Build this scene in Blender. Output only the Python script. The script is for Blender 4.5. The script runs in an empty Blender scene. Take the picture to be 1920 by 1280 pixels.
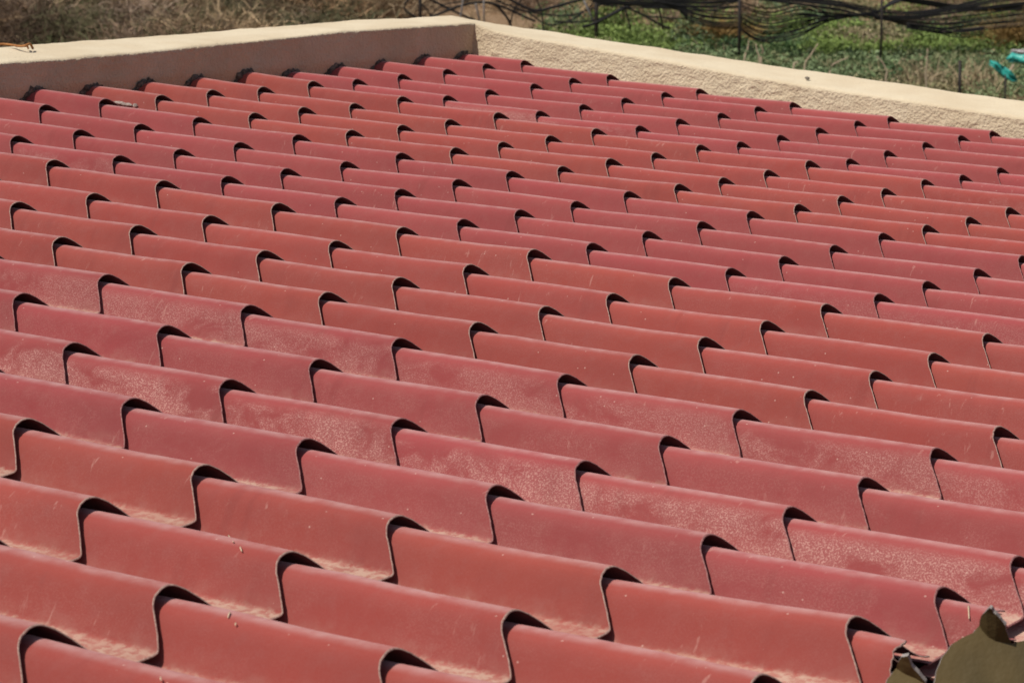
import bpy, bmesh, math, random
import numpy as np
from mathutils import Vector, Matrix, noise

random.seed(7); rng = np.random.default_rng(11)
scene = bpy.context.scene
COL = scene.collection

# ------------------------------------------------------------------ frame of the place
P = 0.2                      # rib pitch in metres; roof coordinates (u down the ribs, v across, n up) are in pitches
SN, CS = 0.0788, 0.9969      # the roof falls about 4.5 degrees
ROOF_H = 3.3                 # height of the roof corner above the yard
A = 1.5228                   # course length in pitches

def W(u, v, n):
    return Vector((P*(CS*u + SN*n), -P*v, P*(-SN*u + CS*n) + ROOF_H))
def WD(u, v, n):
    return Vector((CS*u + SN*n, -v, -SN*u + CS*n))

# ------------------------------------------------------------------ camera
cam_d = bpy.data.cameras.new('camera'); cam = bpy.data.objects.new('camera', cam_d); COL.objects.link(cam)
CAM_P = W(24.5526, 33.6071, 4.4042)
cr, cu, cb = WD(.81631, -.57402, .0645).normalized(), WD(-.17085, -.13328, .97624).normalized(), WD(.55177, .80792, .20687).normalized()
M = Matrix(((cr.x, cu.x, cb.x, CAM_P.x), (cr.y, cu.y, cb.y, CAM_P.y), (cr.z, cu.z, cb.z, CAM_P.z), (0, 0, 0, 1)))
cam.matrix_world = M
cam_d.lens = 96.36; cam_d.sensor_width = 36; cam_d.sensor_fit = 'HORIZONTAL'
cam_d.clip_start = 0.1; cam_d.clip_end = 2000
cam_d.dof.use_dof = True; cam_d.dof.focus_distance = 4.5; cam_d.dof.aperture_fstop = 18
scene.camera = cam

# ------------------------------------------------------------------ daylight
SUN = WD(-.23, .74, 1.0).normalized()
world = bpy.data.worlds.new('World'); scene.world = world; world.use_nodes = True
nt = world.node_tree
sky = nt.nodes.new('ShaderNodeTexSky'); sky.sky_type = 'NISHITA'; sky.sun_disc = False
sky.sun_elevation = math.asin(SUN.z); sky.sun_rotation = math.atan2(SUN.x, SUN.y)
sky.dust_density = 2.0
nt.nodes['Background'].inputs['Strength'].default_value = 0.06
nt.links.new(sky.outputs[0], nt.nodes['Background'].inputs['Color'])
sl = bpy.data.lights.new('sun', 'SUN'); sl.energy = 4.0; sl.angle = math.radians(.5); sl.color = (1.0, .95, .87)
so = bpy.data.objects.new('sun', sl); COL.objects.link(so)
so.rotation_mode = 'QUATERNION'; so.rotation_quaternion = SUN.to_track_quat('Z', 'Y'); so.location = W(8, 12, 60)
scene.view_settings.view_transform = 'Standard'; scene.view_settings.look = 'None'
scene.view_settings.exposure = 0.0; scene.view_settings.gamma = 1.0; scene.view_settings.use_curve_mapping = False

# ------------------------------------------------------------------ material helpers
class NB:
    def __init__(s, name, rough=.6):
        s.m = bpy.data.materials.new(name); s.m.use_nodes = True
        s.t = s.m.node_tree; s.b = s.t.nodes['Principled BSDF']; s.b.inputs['Roughness'].default_value = rough
    def n(s, typ, **kw):
        x = s.t.nodes.new(typ)
        for k, v in kw.items(): setattr(x, k, v)
        return x
    def l(s, a, b): s.t.links.new(a, b)
    def put(s, sock, v):
        if hasattr(v, 'links') or isinstance(v, bpy.types.NodeSocket): s.l(v, sock)
        else: sock.default_value = v
    def noise(s, vec, scale, detail=4, rough=.55, dist=0.0):
        x = s.n('ShaderNodeTexNoise'); x.inputs['Scale'].default_value = scale; x.inputs['Detail'].default_value = detail
        x.inputs['Roughness'].default_value = rough; x.inputs['Distortion'].default_value = dist
        if vec is not None: s.l(vec, x.inputs['Vector'])
        return x.outputs['Fac']
    def math(s, op, a, b=0.0, c=0.0, clamp=False):
        x = s.n('ShaderNodeMath', operation=op, use_clamp=clamp)
        s.put(x.inputs[0], a); s.put(x.inputs[1], b); s.put(x.inputs[2], c)
        return x.outputs[0]
    def ramp(s, v, lo, hi, a=0.0, b=1.0):
        x = s.n('ShaderNodeMapRange', interpolation_type='SMOOTHSTEP'); s.put(x.inputs[0], v)
        for i, q in ((1, lo), (2, hi), (3, a), (4, b)): x.inputs[i].default_value = q
        return x.outputs[0]
    def mix(s, f, a, b, mode='MIX'):
        x = s.n('ShaderNodeMix', data_type='RGBA', blend_type=mode)
        s.put(x.inputs[0], f); s.put(x.inputs[6], a); s.put(x.inputs[7], b)
        return x.outputs[2]
    def mapv(s, vec, scale):
        x = s.n('ShaderNodeMapping'); x.inputs['Scale'].default_value = scale; s.l(vec, x.inputs['Vector']); return x.outputs[0]
    def bump(s, h, strength, dist):
        x = s.n('ShaderNodeBump'); x.inputs['Strength'].default_value = strength; x.inputs['Distance'].default_value = dist
        s.l(h, x.inputs['Height']); s.l(x.outputs[0], s.b.inputs['Normal']); return x

def c4(r, g, b): return (r, g, b, 1.0)

# painted sheet: colour of the batch comes from the object's colour, dust and specks ride on top
def paint_material():
    m = NB('painted_sheet', .5)
    pos = m.n('ShaderNodeNewGeometry').outputs['Position']
    oi = m.n('ShaderNodeObjectInfo')
    uv = m.n('ShaderNodeUVMap'); uv.uv_map = 'UVMap'
    sep = m.n('ShaderNodeSeparateXYZ'); m.l(uv.outputs[0], sep.inputs[0])
    s = sep.outputs[0]                                   # arc length round the profile, in pitches
    big = m.noise(pos, 7, 3); mid = m.noise(pos, 42, 4); fine = m.noise(pos, 420, 3, .7)
    base = m.mix(m.ramp(big, .3, .7), oi.outputs['Color'], (.32, .09, .082, 1))
    base = m.mix(.22, oi.outputs['Color'], base)
    base = m.mix(m.ramp(mid, .45, .75, 0, .22), base, (.37, .13, .115, 1))
    base = m.mix(m.ramp(fine, .35, .75, 0, .16), base, (.40, .165, .15, 1))
    # chalky bloom: fine pale speckle, patchy, strong on the weathered ribs (object alpha)
    pst = m.mapv(pos, (1.0, 1.5, .8))
    v1 = m.n('ShaderNodeTexVoronoi'); v1.inputs['Scale'].default_value = 210; m.l(pst, v1.inputs['Vector'])
    sn = m.noise(pst, 430, 3, .75)
    patch = m.math('ADD', m.math('MULTIPLY', m.noise(m.mapv(pos, (1, 1, 1.6)), 16, 5, .65, .6), .55), m.math('MULTIPLY', m.noise(pos, 5.5, 3, .6), .45))
    sp = m.ramp(sn, .47, .62)
    amt = m.math('MULTIPLY', oi.outputs['Alpha'], m.ramp(patch, .40, .56))
    facez = m.ramp(s, SP0, SP0 + .12)
    speck = m.math('MULTIPLY', m.math('MULTIPLY', sp, amt), facez)
    col = m.mix(m.math('MULTIPLY', speck, .8), base, (.68, .42, .36, 1))
    col = m.mix(m.math('MULTIPLY', m.math('MULTIPLY', amt, facez), .2), col, (.6, .33, .30, 1))
    # isolated pale dots everywhere
    v2 = m.n('ShaderNodeTexVoronoi'); v2.inputs['Scale'].default_value = 75; m.l(pos, v2.inputs['Vector'])
    pick = m.n('ShaderNodeSeparateColor'); m.l(v2.outputs['Color'], pick.inputs[0])
    dot = m.math('MULTIPLY', m.ramp(v2.outputs['Distance'], .07, .13, 1, 0), m.ramp(pick.outputs[0], .88, .90))
    col = m.mix(m.math('MULTIPLY', dot, .6), col, (.66, .45, .38, 1))
    # scuffs running down the face
    scr = m.noise(m.mapv(pos, (70, 30, 5)), 1.5, 5, .6, .4)
    scm = m.noise(pos, 5.5, 2)
    scf = m.math('MULTIPLY', m.ramp(scr, .62, .70), m.ramp(scm, .52, .62))
    col = m.mix(m.math('MULTIPLY', scf, .4), col, (.62, .36, .30, 1))
    # blown sand lying in the pans, thickest at the foot of the face
    sand_n = m.noise(pos, 95, 5, .7); pan_n = m.noise(pos, 8, 3)
    edge = m.math('ADD', s, m.math('MULTIPLY', m.math('SUBTRACT', sand_n, .5), .10))
    pan = m.math('MULTIPLY', m.ramp(edge, SF0 - .02, SF0 + .05), m.ramp(pan_n, .26, .56, .25, 1.0))
    grit = m.ramp(sand_n, .40, .58)
    pan = m.math('MULTIPLY', pan, m.ramp(grit, 0, 1, .35, 1.0))
    col = m.mix(m.math('MULTIPLY', pan, .85), col, (.54, .38, .29, 1))
    film = m.math('MULTIPLY', m.ramp(edge, SF0 - .12, SF0 + .02), .22)
    col = m.mix(m.math('MULTIPLY', film, m.ramp(mid, .3, .7)), col, (.52, .28, .22, 1))
    # one sooty smudge on a far tile, and streaks where water has run off the crests
    sm = m.n('ShaderNodeVectorMath', operation='DISTANCE'); m.l(pos, sm.inputs[0]); sm.inputs[1].default_value = STAIN
    smd = m.math('ADD', sm.outputs['Value'], m.math('MULTIPLY', m.math('SUBTRACT', mid, .5), .03))
    col = m.mix(m.ramp(smd, .012, .045, .5, 0), col, (.10, .04, .04, 1))
    run = m.math('MULTIPLY', m.ramp(m.noise(m.mapv(pos, (26, 7, 2)), 1.0, 4, .6, .3), .52, .68), m.ramp(m.noise(pos, 3.3, 2), .42, .62))
    col = m.mix(m.math('MULTIPLY', run, .22), col, (.24, .055, .05, 1))
    # pale sky sheen painted into the colour along the top of each rib
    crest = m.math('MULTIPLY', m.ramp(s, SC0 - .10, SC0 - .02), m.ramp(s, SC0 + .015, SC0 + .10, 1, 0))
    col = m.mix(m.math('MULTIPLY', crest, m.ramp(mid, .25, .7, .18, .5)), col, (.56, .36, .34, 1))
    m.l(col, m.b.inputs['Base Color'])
    r = m.math('ADD', .62, m.math('MULTIPLY', mid, .16))
    r = m.math('ADD', r, m.math('MULTIPLY', m.math('MAXIMUM', pan, speck), .3))
    m.l(r, m.b.inputs['Roughness'])
    m.b.inputs['Specular IOR Level'].default_value = .10; m.b.inputs['Diffuse Roughness'].default_value = 1.0; m.b.inputs['Sheen Weight'].default_value = .4; m.b.inputs['Sheen Roughness'].default_value = .3; m.b.inputs['Sheen Tint'].default_value = (1, .86, .82, 1)
    h = m.math('ADD', m.math('MULTIPLY', m.noise(pos, 26, 2), 1.0), m.math('MULTIPLY', fine, .05))
    h = m.math('ADD', h, m.math('MULTIPLY', m.math('MULTIPLY', pan, sand_n), .35))
    m.bump(h, .3, .0035)
    return m.m

def simple(name, col, col2, scale, rough=.7, bump=.3, bdist=.003, spec=.3, detail=5):
    m = NB(name, rough)
    pos = m.n('ShaderNodeNewGeometry').outputs['Position']
    n1 = m.noise(pos, scale, detail, .62)
    m.l(m.mix(m.ramp(n1, .3, .7), c4(*col), c4(*col2)), m.b.inputs['Base Color'])
    m.b.inputs['Specular IOR Level'].default_value = spec
    m.bump(m.noise(pos, scale*2.2, 4, .6), bump, bdist)
    return m.m

def stucco():
    m = NB('cream_stucco', .9)
    geo = m.n('ShaderNodeNewGeometry'); pos = geo.outputs['Position']
    a = m.noise(pos, 6, 4); b = m.noise(pos, 230, 4, .65); c = m.noise(pos, 125, 3, .55); e = m.noise(pos, 28, 3)
    col = m.mix(m.ramp(a, .3, .7), (.69, .59, .43, 1), (.62, .51, .355, 1))
    col = m.mix(m.ramp(b, .45, .8, 0, .4), col, (.74, .66, .52, 1))
    st = m.noise(m.mapv(pos, (1, 1, .35)), 14, 5, .7)
    col = m.mix(m.ramp(st, .6, .8, 0, .35), col, (.46, .33, .2, 1))
    pit = m.ramp(m.noise(pos, 260, 2, .5), .69, .75)
    col = m.mix(m.math('MULTIPLY', pit, .5), col, (.30, .21, .12, 1))
    m.l(col, m.b.inputs['Base Color']); m.b.inputs['Specular IOR Level'].default_value = .1
    m.b.inputs['Diffuse Roughness'].default_value = .6
    sep = m.n('ShaderNodeSeparateXYZ'); m.l(geo.outputs['True Normal'], sep.inputs[0])
    side = m.ramp(sep.outputs[2], .55, .85, 1.0, .32)      # thrown render on the faces, troweled flat on top
    grain = m.math('ADD', m.math('MULTIPLY', m.ramp(c, .3, .7), 1.0), m.math('MULTIPLY', b, .30))
    h = m.math('MULTIPLY', m.math('ADD', grain, m.math('MULTIPLY', e, .3)), side)
    m.bump(h, 1.0, .0024)
    return m.m

# ------------------------------------------------------------------ object helpers
def link(name, mesh, parent=None):
    o = bpy.data.objects.new(name, mesh); COL.objects.link(o)
    if parent is not None: o.parent = parent
    return o
def tag(o, label=None, cat=None, group=None, kind=None):
    if label: o['label'] = label
    if cat: o['category'] = cat
    if group: o['group'] = group
    if kind: o['kind'] = kind
    return o
def thing(name, label, cat, loc=(0, 0, 0), group=None):
    o = bpy.data.objects.new(name, None); COL.objects.link(o); o.location = loc; o.empty_display_size = .1
    return tag(o, label, cat, group)
def mesh_of(name, verts, faces, mats, mat_idx=None, smooth=True):
    me = bpy.data.meshes.new(name); me.from_pydata([tuple(v) for v in verts], [], faces)
    for m in (mats if isinstance(mats, (list, tuple)) else [mats]): me.materials.append(m)
    if mat_idx is not None: me.polygons.foreach_set('material_index', mat_idx)
    if smooth: me.polygons.foreach_set('use_smooth', [True]*len(me.polygons))
    me.update(); return me
def tube_mesh(name, pts, r, mat, sides=6, taper=None, smooth_n=0):
    pts = [Vector(p) for p in pts]
    if smooth_n:
        q = []
        for i in range(len(pts) - 1):
            p0, p1, p2, p3 = pts[max(i-1, 0)], pts[i], pts[i+1], pts[min(i+2, len(pts)-1)]
            for j in range(smooth_n):
                t = j/smooth_n
                q.append(.5*((2*p1) + (-p0+p2)*t + (2*p0-5*p1+4*p2-p3)*t*t + (-p0+3*p1-3*p2+p3)*t**3))
        pts = q + [pts[-1]]
    V, F = [], []
    for i, p in enumerate(pts):
        d = (pts[min(i+1, len(pts)-1)] - pts[max(i-1, 0)]).normalized()
        a = d.cross(Vector((.31, .17, .93))); a.normalize(); b = d.cross(a)
        rr = r*(1 + (taper-1)*i/(len(pts)-1)) if taper is not None else r
        for k in range(sides):
            an = 2*math.pi*k/sides; V.append(p + rr*(math.cos(an)*a + math.sin(an)*b))
    for i in range(len(pts)-1):
        for k in range(sides):
            k2 = (k+1) % sides; F.append((i*sides+k, i*sides+k2, (i+1)*sides+k2, (i+1)*sides+k))
    F.append(tuple(range(sides))[::-1]); F.append(tuple((len(pts)-1)*sides+k for k in range(sides)))
    return mesh_of(name, V, F, mat)

# ------------------------------------------------------------------ tile profile (across the rib, in pitches)
CTRL = [(-.45, -.278), (-.40, -.270), (-.355, -.257), (-.31, -.231), (-.255, -.185), (-.205, -.137), (-.155, -.089), (-.09, -.038), (-.04, -.012),
        (0, .000), (.045, .002), (.09, -.005), (.13, -.017), (.158, -.031), (.190, -.060), (.215, -.100), (.246, -.160), (.278, -.210), (.300, -.243),
        (.318, -.256), (.36, -.262), (.46, -.265), (.575, -.267)]
SKEW = .8                    # the lower ends are cut on a rake: the pans reach further down the roof than the crests
PROF = []
for i in range(len(CTRL)-1):
    p0, p1, p2, p3 = [np.array(CTRL[min(max(i+k, 0), len(CTRL)-1)]) for k in (-1, 0, 1, 2)]
    for t in ((0, .5) if 7 < i < 20 else (0,)):
        PROF.append(.5*((2*p1) + (-p0+p2)*t + (2*p0-5*p1+4*p2-p3)*t*t + (-p0+3*p1-3*p2+p3)*t**3))
PROF.append(np.array(CTRL[-1])); PROF = np.array(PROF); NPR = len(PROF)
ARC = np.r_[0, np.cumsum(np.hypot(*np.diff(PROF, axis=0).T))]
def arc_at(dv_z):
    return float(ARC[np.argmin(np.hypot(*(PROF-np.array(dv_z)).T))])
SC0 = arc_at((.02, .001)); SF0 = arc_at((.306, -.249)); SP0 = arc_at((.11, -.011))
TAN = np.gradient(PROF, axis=0); NRM = np.c_[-TAN[:, 1], TAN[:, 0]]; NRM /= np.linalg.norm(NRM, axis=1)[:, None]
TH = .0085
SHV, SHZ = .014, .080         # how far the head of a tile tucks sideways and down under the course above
def px_roof0(x, y, z):
    d = cr*((x-960)/960/5.353) - cu*((y-640)/960/5.353) - cb; n = WD(0, 0, 1)
    return CAM_P + d*((W(0, 0, z)-CAM_P).dot(n)/d.dot(n))
STAIN = tuple(px_roof0(813, 187, -.05))
MAT_PAINT = paint_material()
MAT_EDGE_O = simple('bare_cut_edge', (.46, .32, .26), (.27, .14, .12), 300, .8)
MAT_EDGE_P = simple('painted_cut_edge', (.40, .20, .18), (.20, .07, .07), 300, .8)
MAT_UNDER = simple('dark_underside', (.15, .042, .042), (.11, .03, .03), 30, .8)  # coloured darker than the face to deepen the shade under the arches

def tile_arrays(seed, cut=None, t_top=1.07):
    """Local metres-free arrays in pitches: x along the rib (0 at the lower edge), y = -v, z. cut(j) gives the t of a torn lower end."""
    r = random.Random(seed)
    V, F, MI, UV = [], [], [], []
    def P3(j, t, inset, dx=0.0):
        q = PROF[j] - NRM[j]*inset
        z = q[1] - SHZ*t; dv = q[0] - SHV*t
        wob = .0035*math.sin(3.1*t*2 + seed*1.7 + q[0]*4) + .002*math.sin(7*t + seed)
        x = -A*t + dx - SKEW*q[1]
        return (x, -dv, z + wob)
    tl = [(0.0 if cut is None else cut(j)) for j in range(NPR)]
    fr = (0, .3, .65, 1)
    ch = .005 if cut is None else .003
    jit = [r.uniform(-.0025, .0025) if cut is None else r.uniform(-.010, .010)*(1 if -.05 < PROF[_][0] < .3 else .12) for _ in range(NPR)]
    rows = []
    for f in fr:                                     # outer skin, top end to lower end
        row = []
        for j in range(NPR):
            t = t_top + (tl[j] - t_top)*f
            V.append(P3(j, t, 0, (-ch + jit[j]) if f == 1 else 0)); UV.append((ARC[j], t*A)); row.append(len(V)-1)
        rows.append((row, 0))
    for dx, ins, mi in ((0, TH*.35, 1), (0, TH, 1)):  # the cut edge
        row = []
        for j in range(NPR):
            V.append(P3(j, tl[j], ins, dx + jit[j])); UV.append((ARC[j], tl[j]*A)); row.append(len(V)-1)
        rows.append((row, mi))
    row = []
    for j in range(NPR):
        V.append(P3(j, t_top, TH)); UV.append((ARC[j]*.01, t_top*A)); row.append(len(V)-1)
    rows.append((row, 2))
    for (a, _), (b, mi) in zip(rows[:-1], rows[1:]):
        for j in range(NPR-1):
            F.append((a[j], b[j], b[j+1], a[j+1])); MI.append(mi)
    return V, F, MI, UV

def tile_mesh(name, edge_mat, seed, cut=None):
    V, F, MI, UV = tile_arrays(seed, cut)
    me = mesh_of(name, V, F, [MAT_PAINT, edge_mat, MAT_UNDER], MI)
    uvl = me.uv_layers.new(name='UVMap')
    idx = np.zeros(len(me.loops), dtype=np.int32); me.loops.foreach_get('vertex_index', idx)
    uvl.data.foreach_set('uv', np.array(UV, dtype=np.float32)[idx].ravel())
    return me

# measured lay of the ribs: sideways and vertical wander of each rib, shift and skew of each four-rib sheet, sag of the roof
RV = [-.003, -.0205, -.0052, .0122, .0259, .0058, .0193, .0107, -.0036, -.001, .0004, .0177, -.005, .0038, .0085, .013, .0118, -.004, -.0061, -.0005, -.0015, .0026, -.0127, -.0029, -.0126]
RZ = [.0174, .022, 0, -.0218, -.0374, -.0031, -.0219, -.0216, -.0176, .0005, -.0139, -.0127, -.011, .0236, -.0041, .0022, -.0002, .007, -.0178, -.0169, .004, .0102, -.0135, .0068, .0106]
SU = [-.0104, -.0009, -.0036, -.0039, .0126, .0005, -.0097, 0]
SV = [-.0015, .0054, .016, .0005, .0023, -.0066, -.002, 0]
POLY = [((2, 0), .0231), ((1, 1), -.0126), ((0, 2), -.0187), ((3, 0), -.018), ((2, 1), -.0122), ((1, 2), -.0033), ((0, 3), -.0013), ((4, 0), .0616)]
def apex(c, k):
    s = min((k+3)//4, 7); kk = min(k, 24)
    a = max(-1.0, min(1.1, (c-6)/6)); b = max(-1.0, min(1.1, (k-12)/12))
    rj = random.Random(c*131 + k*17)
    z = RZ[kk] + sum(w*a**m[0]*b**m[1] for m, w in POLY)
    du, dz = rj.gauss(0, .009), rj.gauss(0, .004)
    if (c, k) == (12, 21): dz += .05
    return np.array((A*c + SU[s] + du, k + RV[kk] + SV[s]*(c-6)/6, z + dz))
def tile_matrix(c, k):
    p1 = apex(c, k); p0 = apex(c-1, k)
    X = (W(*p1) - W(*p0))/A
    Z = WD(0, 0, 1); Y = Z.cross(X).normalized()*P; Zn = X.cross(Y).normalized()*P
    o = W(*p1)
    return Matrix(((X.x, Y.x, Zn.x, o.x), (X.y, Y.y, Zn.y, o.y), (X.z, Y.z, Zn.z, o.z), (0, 0, 0, 1)))
def to_px(p):
    d = p - CAM_P; z = -d.dot(cb)
    if z < .05: return None
    return (d.dot(cr)/z*5.353*960 + 960, -d.dot(cu)/z*5.353*960 + 640, z)
def px_ray(x, y):
    return (cr*((x-960)/960/5.353) - cu*((y-640)/960/5.353) - cb)
def px_plane(x, y, p0, n):
    d = px_ray(x, y); return CAM_P + d*((p0-CAM_P).dot(n)/d.dot(n))
def px_roof(x, y, z=0.0):
    return px_plane(x, y, W(0, 0, z), WD(0, 0, 1))

# ------------------------------------------------------------------ the building
house = thing('house', 'low house with red ribbed tile roof edged by cream rendered parapets', 'building', W(9, 12, 0) - Vector((0, 0, ROOF_H)))
house_inv = Matrix.Translation(-house.location)
def part(name, mesh, world=Matrix.Identity(4), parent=house):
    o = link(name, mesh, parent); o.matrix_basis = house_inv @ world; return o

C_MAX, K_MAX = 15, 28
MAT_STUCCO = stucco()
# parapet: one continuous cream wall turning the corner, swept as a rough section
def lerp_tab(tab, x):
    xs, ys = zip(*tab); return float(np.interp(x, xs, ys))
ZL_IN = [(-.2, .50), (2.95, .505), (4.9, .46), (6.8, .42), (8.6, .395), (9.7, .405), (28, .40)]
ZL_OUT = [(-1.5, .40), (0, .42), (1.0, .43), (5.3, .39), (8.5, .37), (28, .37)]
ZR_IN = [(.4, .50), (.75, .425), (1.1, .40), (4.1, .30), (6.05, .235), (9.47, .20), (24, .10)]
ZR_OUT = [(-1.0, .40), (0, .38), (3.0, .335), (6.1, .29), (9.5, .265), (24, .12)]
UI, VI, UO, VO = .40, -.20, -1.0, -1.5
def section(n_face=30, n_top=22):
    sec = []                                         # (w 0 inner..1 outer, mode, f)
    for i in range(n_face): sec.append((0, 'in', i/(n_face-1)))
    for i in range(1, n_top): sec.append((i/n_top, 'top', 0))
    for i in range(7): sec.append((1, 'out', i/6))
    return sec
SEC = section()
def wall_point(arm, s, sec):
    w, mode, f = sec
    if arm == 'L':
        vin = VI + s; vout = VO + s*(1 + (VI-VO)/26.0)
        v = vin + (vout-vin)*w; u = UI + (UO-UI)*w
        zi, zo = lerp_tab(ZL_IN, vin), lerp_tab(ZL_OUT, vout)
        nin = np.array((1., 0, 0))
    else:
        uin = UI + s; uout = UO + s*(1 + (UI-UO)/22.0)
        u = uin + (uout-uin)*w; v = VI + (VO-VI)*w
        zi, zo = lerp_tab(ZR_IN, uin), lerp_tab(ZR_OUT, uout)
        nin = np.array((0, 1., 0))
    R = .022 if arm == 'L' else .028
    if mode == 'in':
        zt = zi - R; z = -.62 + (zt+.62)*f**.62; n = nin
        if arm == 'L': u -= .14*max(0., min(1., (.06-z)/.36))      # chased out at the foot where the tiles run in
        if f > .93: n = nin
    elif mode == 'top':
        z = zi + (zo-zi)*w; n = np.array((0, 0, 1.))
        e = min(w, 1-w)*1.35
        if e < R*1.6: z -= R*(1-e/(R*1.6))**2*.6
    else:
        z = (zo - R) + (-1.0 - (zo-R))*f; n = -nin
    p = np.array((u, v, z))
    q = Vector((p[0], p[1], p[2]))
    if mode == 'top':
        d = .010*noise.noise(q*2.3) + .012*noise.noise(q*.9) + .004*noise.noise(q*9)
        h = .016*noise.noise(Vector((q.x*2.6, q.y*2.6, 3)))+ .008*noise.noise(q*11)
        if w < .05: p = p + nin*(h + .020*noise.noise(q*26) + .022*noise.noise(q*61))
    else:
        if arm == 'R':
            d = .020*noise.noise(q*3.1) + .015*noise.noise(Vector((q.x*8, q.y*8, q.z*13))) + .009*noise.noise(q*19) + .009*noise.noise(q*38)
            d *= .6 + .8*max(0, noise.noise(Vector((q.x*.8, 5, q.z*1.3))) + .3)
        else:
            d = .014*noise.noise(q*2.4) + .010*noise.noise(q*9) + .006*noise.noise(q*22)
    return p + n*d
sL = np.r_[np.arange(0, 11.5, .032), np.arange(11.5, 28.1, .5)][::-1]; sR = np.r_[np.arange(.04, 11, .036), np.arange(11, 23, .5)]
rings = [('L', s) for s in sL] + [('R', s) for s in sR]
V, F = [], []; ns = len(SEC)
for arm, s in rings:
    for sc_ in SEC: V.append(W(*wall_point(arm, float(s), sc_)))
for i in range(len(rings)-1):
    for j in range(ns-1): F.append((i*ns+j, i*ns+j+1, (i+1)*ns+j+1, (i+1)*ns+j))
V = [v - house.location for v in V]
par = link('parapet', mesh_of('parapet', V, F, MAT_STUCCO), house)

# roof deck under the tiles, and the walls of the house below it
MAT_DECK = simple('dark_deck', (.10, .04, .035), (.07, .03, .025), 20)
u1, v1 = A*C_MAX, K_MAX + .5
def slab(corners, z0, z1, inset=0.0):
    V = [W(u, v, z) - house.location for z in (z0, z1) for u, v in corners]
    n = len(corners)
    F = [tuple(range(n))[::-1], tuple(range(n, 2*n))] + [(i, (i+1) % n, n+(i+1) % n, n+i) for i in range(n)]
    return V, F
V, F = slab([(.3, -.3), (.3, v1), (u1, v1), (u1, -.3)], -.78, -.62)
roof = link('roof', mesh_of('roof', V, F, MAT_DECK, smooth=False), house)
zg = -ROOF_H/P + .2
V, F = slab([(UO+.02, VO+.02), (UO+.02, v1-.1), (u1-.1, v1-.1), (u1-.1, VO+.02)], zg-1.5, -.8)
link('wall', mesh_of('house_wall', V, F, MAT_STUCCO, smooth=False), house)

# tiles
TILE_O = [tile_mesh('tile_warm', MAT_EDGE_O, s) for s in (1, 2, 3)]
TILE_P = [tile_mesh('tile_rose', MAT_EDGE_P, s) for s in (4, 5, 6)]
def batch(k): return 'O' if k > 0 and ((k+3)//4) % 2 == 0 else 'P'
def tile_colour(c, k):
    r = random.Random(c*77 + k*1009); rk = random.Random(k*5)
    j = 1 + r.uniform(-.05, .05) + rk.uniform(-.03, .03)
    base = (.368, .075, .059) if batch(k) == 'O' else (.368, .074, .073)
    a = {17: .55, 19: 1.0, 18: .16, 20: .16, 21: .05}.get(k, .07)
    if k == 20 and c >= 13: a = .9
    if k == 4 and c in (3, 4): a = .8
    if k == 12 and c == 3: a = .5
    if k == 5 and c in (8, 9): a = .5
    if k == 12 and c >= 9: a = .3
    a = max(0, a + r.uniform(-.08, .12)*(1 if a > .3 else .3))
    return (base[0]*j, base[1]*j*(1+r.uniform(-.04, .04)), base[2]*j, min(a, 1))
def frac(v, a, b): return max(0, min(1, (v-a)/(b-a)))
def cut20(j):
    dv, z = PROF[j]
    if dv < -.03: return .77 + .20*frac(-dv, 0, .10) + .012*math.sin(j*1.7)
    if dv < .09: return .76 + .012*math.sin(j*2.3)
    if dv < .31: return .77 + .13*frac(-z, .0, .25)
    return .55
def cut21(j):
    dv, z = PROF[j]
    if dv < .0: return .80 + .22*frac(-dv, 0, .10)
    if dv < .31: return .795 + .075*frac(-z, .0, .25)**.7
    return .5
SPECIAL = {(13, 20): tile_mesh('tile_torn', MAT_EDGE_P, 8, cut20), (13, 21): tile_mesh('tile_torn', MAT_EDGE_O, 9, cut21)}
cand = []
for k in range(K_MAX+1):
    for c in range(1, C_MAX+1):
        pts = [to_px(W(*(apex(c, k)*(1-t) + apex(c-1, k)*t + np.array((0, dv, z))))) for t in (0, .12, .25, .37, .5, .62, .75, .87, 1) for dv, z in ((-.2, -.137), (0, 0), (.19, -.06), (.3, -.24))]
        ins = [p for p in pts if p and -30 < p[0] < 1950 and -30 < p[1] < 1310]
        size = len(ins)/(np.mean([p[2] for p in pts if p])**2)
        cand.append((size, c, k))
cand.sort(reverse=True)
n_in = sum(1 for q in cand if q[0] > 0)
print('tiles in frame', n_in, 'of', len(cand))
rest_V, rest_F, rest_M, rest_UV = [], [], [], []
count = 0
for size, c, k in cand:
    sp = SPECIAL.get((c, k))
    mtx = tile_matrix(c, k)
    if size > 0 and count < 300 or sp:
        me = sp or random.choice(TILE_O if batch(k) == 'O' else TILE_P)
        o = part('tile', me, mtx, roof)
        o.color = tile_colour(c, k)
        if sp: o['label'] = 'torn tile with a ragged lower edge'
        count += 1
    else:
        Vt, Ft, MIt, UVt = tile_arrays(random.choice((1, 2, 3)))
        b0 = len(rest_V)
        rest_V += [mtx @ Vector(v) - house.location for v in Vt]; rest_F += [tuple(i+b0 for i in f) for f in Ft]; rest_M += MIt; rest_UV += UVt
if rest_V:
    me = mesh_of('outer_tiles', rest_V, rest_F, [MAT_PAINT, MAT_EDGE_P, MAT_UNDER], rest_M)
    uvl = me.uv_layers.new(name='UVMap'); idx = np.zeros(len(me.loops), dtype=np.int32); me.loops.foreach_get('vertex_index', idx)
    uvl.data.foreach_set('uv', np.array(rest_UV, dtype=np.float32)[idx].ravel())
    o = link('outer_tiles', me, roof); o['kind'] = 'stuff'; o.color = (.368, .075, .058, .08)

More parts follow.
